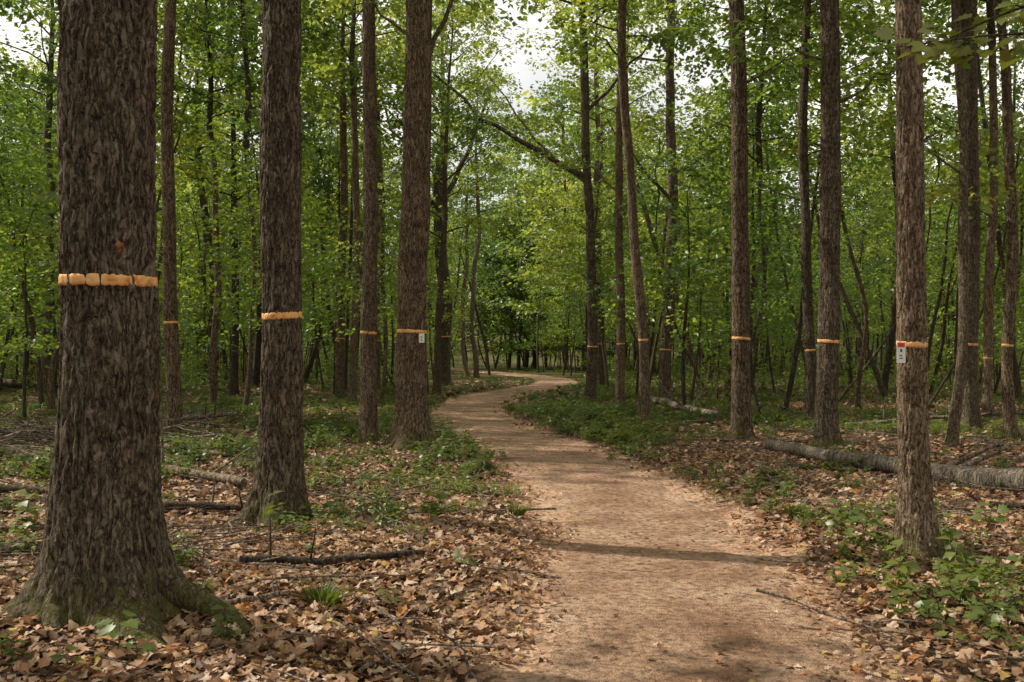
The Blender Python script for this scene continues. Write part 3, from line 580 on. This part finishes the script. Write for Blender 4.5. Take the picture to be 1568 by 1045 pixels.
x,y=wedge(2800,16,34);k=rng.random(2800)<np.clip(vn(x/2.2,y/2.2,0,32)*2.4-.65,0,1);hx.append(np.c_[x,y][k])
x,y=wedge(4600,34,95);k=rng.random(4600)<np.clip(vn(x/4,y/4,0,33)*2.2-.4,0,1);hx.append(np.c_[x,y][k])
blob(330,1.6,25.5,.7,3.6);blob(90,1.7,19.0,.4,2.0);blob(130,-2.7,22,.8,3);blob(110,-5.6,13.8,1.1,1.1);blob(14,-5.0,11.6,.6,.5);blob(34,-.75,14.3,.3,1.5);blob(44,-3.6,15.2,.8,1.4)
blob(14,3.3,9.3,.4,.8);blob(200,3.8,38,1.4,5);blob(240,-7,24,3,4);blob(110,6.5,24,2,3);blob(24,3.0,6.2,.5,.8)
H2=np.vstack(hx);pd=pdist(H2[:,0],H2[:,1]);px=pxof(H2[:,0],H2[:,1])
nearlog=(H2[:,0]>3.2)&(H2[:,1]>8.6)&(H2[:,1]<17)&(rng.random(len(pd))<.6)
H2=H2[(pd>1.12)&~nearlog&~((H2[:,1]>30)&(px>670)&(px<900)&(rng.random(len(pd))<.7))];n=len(H2);far=sst(30,60,H2[:,1])
scatter('ground_plants',HB,np.c_[H2,height(H2[:,0],H2[:,1])],np.c_[rng.normal(0,.1,n),rng.normal(0,.1,n),rng.random(n)*6.28],(.55+.7*rng.random(n))*(1+.5*far))
x,y=wedge(700,6,45);pd=pdist(x,y);k=(pd>.95)&((pd<2.0)|(rng.random(700)<.35));x=x[k];y=y[k];n=len(x)
scatter('grass',GR,np.c_[x,y,height(x,y)],np.c_[rng.normal(0,.1,n),rng.normal(0,.1,n),rng.random(n)*6.28],.4+.6*rng.random(n))
def maple_leaf(mb,P,D,Nn,S,mat):
    D=nrm(D);Nn=nrm(Nn-D*np.dot(Nn,D));B=np.cross(D,Nn)
    o=[(0,0),(-.05,.18),(-.02,.42),(.16,.34),(.30,.58),(.42,.36),(.60,.46),(.62,.24),(.74,.2),(1.0,0),(.74,-.2),(.62,-.24),(.60,-.46),(.42,-.36),(.30,-.58),(.16,-.34),(-.02,-.42),(-.05,-.18)]
    V=[P+D*.35*S]+[P+D*a*S+B*b*S+Nn*S*(abs(b)*.18-.15*a*a) for a,b in o];k=len(o)
    mb.add(V,[(0,i+1,(i+1)%k+1) for i in range(k)],mat,rng.random())
def seedling(name,x,y,h,S,nl,seed):
    r=np.random.default_rng(seed);mb=MB();top=np.array([r.normal(0,.04),r.normal(0,.04),h]);tube(mb,np.array([[0,0,0],top*.5+[.01,0,0],top]),[.004,.003,.002],5,1,False)
    for i in range(nl):
        a=i*2.3+r.random()*.5;c=top*(.45+.55*(i+1)/nl);d=np.array([math.cos(a),math.sin(a),.12]);e=c+d*S*.6
        tube(mb,np.array([c,e]),.0015,4,1,False);maple_leaf(mb,e,d+np.array([0,0,-.15]),np.array([0,-.35,1.])+r.normal(0,.2,3),S*(.8+.4*r.random()),0)
    o=bpy.data.objects.new(name,mb.build(name,[HERB,HERB]));o.location=(x,y,ground_z(x,y));SC.collection.objects.link(o)
for i,(x,y,h,S,nl) in enumerate([(-1.98,5.0,.20,.085,7),(-2.1,4.75,.1,.06,4),(-1.85,4.9,.12,.06,4),(3.3,6.85,.2,.08,6),(3.15,6.6,.12,.07,5),(2.6,5.6,.16,.07,5),(2.35,5.35,.1,.06,4),(2.8,5.75,.14,.07,6),(2.75,4.95,.2,.08,6),(3.5,6.2,.25,.09,7),(2.85,8.1,.3,.1,8),(3.0,8.3,.22,.09,7),(-.35,7.1,.14,.06,5),(-.75,6.1,.12,.06,5),(-2.9,6.9,.16,.07,5),(-1.5,7.6,.1,.06,4),(3.9,8.2,.3,.1,8),(2.1,4.5,.1,.05,4)]):
    seedling('maple_seedling',x,y,h,S,nl,500+i)
# a young maple standing to the right of the view; its bough hangs into the top right corner
def maple():
    r=np.random.default_rng(77);mb=MB();z=np.linspace(-.1,6.5,12);tube(mb,np.c_[.05*np.sin(z),.04*np.cos(z),z],np.linspace(.06,.02,12),10,1,False)
    def bough(z0,vec,nl,S):
        n=10;t=np.linspace(0,1,n)[:,None];P=np.array([0,0,z0])+np.array(vec)*t+np.array([0,0,-.25])*t*t;tube(mb,P,np.linspace(.014,.003,n),6,1,False)
        for i in range(nl):
            tt=.2+.8*r.random();c=np.array([np.interp(tt,t[:,0],P[:,k]) for k in range(3)])
            a=math.atan2(vec[1],vec[0])+r.normal(0,1.1);d=np.array([math.cos(a),math.sin(a),-.15+r.normal(0,.2)]);e=c+d*(.05+.2*r.random());tube(mb,np.array([c,e]),.0016,4,1,False)
            maple_leaf(mb,e,d,np.array([0,-.6,1.])+r.normal(0,.45,3),S*(.8+.5*r.random()),0)
    bough(3.12,(-1.25,.15,.3),60,.085);bough(3.5,(-.9,.7,.1),26,.085);bough(3.4,(-.7,-.5,.2),20,.085);bough(4.2,(-1.3,-.3,.5),40,.1);bough(4.5,(.9,.9,.4),30,.1);bough(4.9,(.3,-1.2,.4),30,.1);bough(5.4,(-.6,.8,.4),30,.1)
    e=bpy.data.objects.new('maple_tree',mb.build('maple_tree',[HERB,BARKT]));x,y=3.35,5.0;e.location=(x,y,ground_z(x,y));SC.collection.objects.link(e)
maple()
# ---------------------------------------------------------------- trail marker tags
def tag(x,y,z,w,h,red,rot):
    e=bpy.data.objects.new('trail_marker_sign',None);e.location=(x,y,z);e.rotation_euler=(0,0,rot);SC.collection.objects.link(e)
    def plate(n,x0,x1,z0,z1,y0,y1,m,b=0.0):
        mb=MB();V=[(a,c,d) for a in (x0,x1) for c in (y0,y1) for d in (z0,z1)];mb.add(V,[(0,1,3,2),(4,6,7,5),(0,4,5,1),(2,3,7,6),(0,2,6,4),(1,5,7,3)])
        o=bpy.data.objects.new(n,mb.build(n,[m],False));o.parent=e;SC.collection.objects.link(o)
        if b: bv=o.modifiers.new('b','BEVEL');bv.width=b;bv.segments=2
    plate('plate',-w/2,w/2,-h/2,h/2,0,.004,WHITE,.0015)
    if red: plate('red_header',-w*.42,w*.42,h*.25,h*.46,-.002,-.0005,RED)
    for i,(a,b,c,d) in enumerate([(-.12,.12,.02,.16),(-.2,.1,-.18,-.12),(-.2,.2,-.30,-.25)]): plate('print_%d'%i,a*w,b*w,c*h,d*h,-.002,-.0005,BLACK)
    mb=MB();tube(mb,np.array([[0,-.004,h*.42],[0,.06,h*.42]]),.003,8,0);o=bpy.data.objects.new('nail',mb.build('nail',[BLACK]));o.parent=e;SC.collection.objects.link(o)
tag(2.965,7.585,1.60,.062,.16,True,-.25);tag(-1.405,15.50,1.825,.085,.145,False,.25)
# ---------------------------------------------------------------- light, sky, camera
el=math.radians(47);az=math.radians(-68)
s=Vector((math.sin(az)*math.cos(el),math.cos(az)*math.cos(el),math.sin(el)))
sd=bpy.data.lights.new('sun','SUN');sd.energy=5;sd.angle=math.radians(.6);sd.color=(1,.92,.78)
so=bpy.data.objects.new('sun',sd);so.rotation_euler=s.to_track_quat('Z','Y').to_euler();SC.collection.objects.link(so)
w=bpy.data.worlds.new('World');SC.world=w;w.use_nodes=True;nt=w.node_tree;bg=nt.nodes['Background']
sk=nt.nodes.new('ShaderNodeTexSky');sk.sky_type='NISHITA';sk.sun_disc=False;sk.sun_elevation=el;sk.sun_rotation=az;sk.dust_density=3;sk.air_density=1
tc=nt.nodes.new('ShaderNodeTexCoord');cn=nt.nodes.new('ShaderNodeTexNoise');cn.inputs['Scale'].default_value=2.2;cn.inputs['Detail'].default_value=5;nt.links.new(tc.outputs['Generated'],cn.inputs['Vector'])
cf=math_(nt,'MULTIPLY_ADD',cn.outputs['Fac'],2.2,-.30,True)   # thin bright cloud veil
cl=mixc(nt,cf,sk.outputs[0],(11.0,10.5,9.5))
nt.links.new(cl,bg.inputs[0]);bg.inputs[1].default_value=.125
cam=bpy.data.cameras.new('camera');co=bpy.data.objects.new('camera',cam);cam.lens=35;cam.sensor_width=36;cam.clip_end=2000
co.location=(0,0,1.6);co.rotation_euler=(math.radians(90.66),0,0);SC.collection.objects.link(co);SC.camera=co
SC.view_settings.view_transform='Standard';SC.view_settings.look='None';SC.view_settings.exposure=0
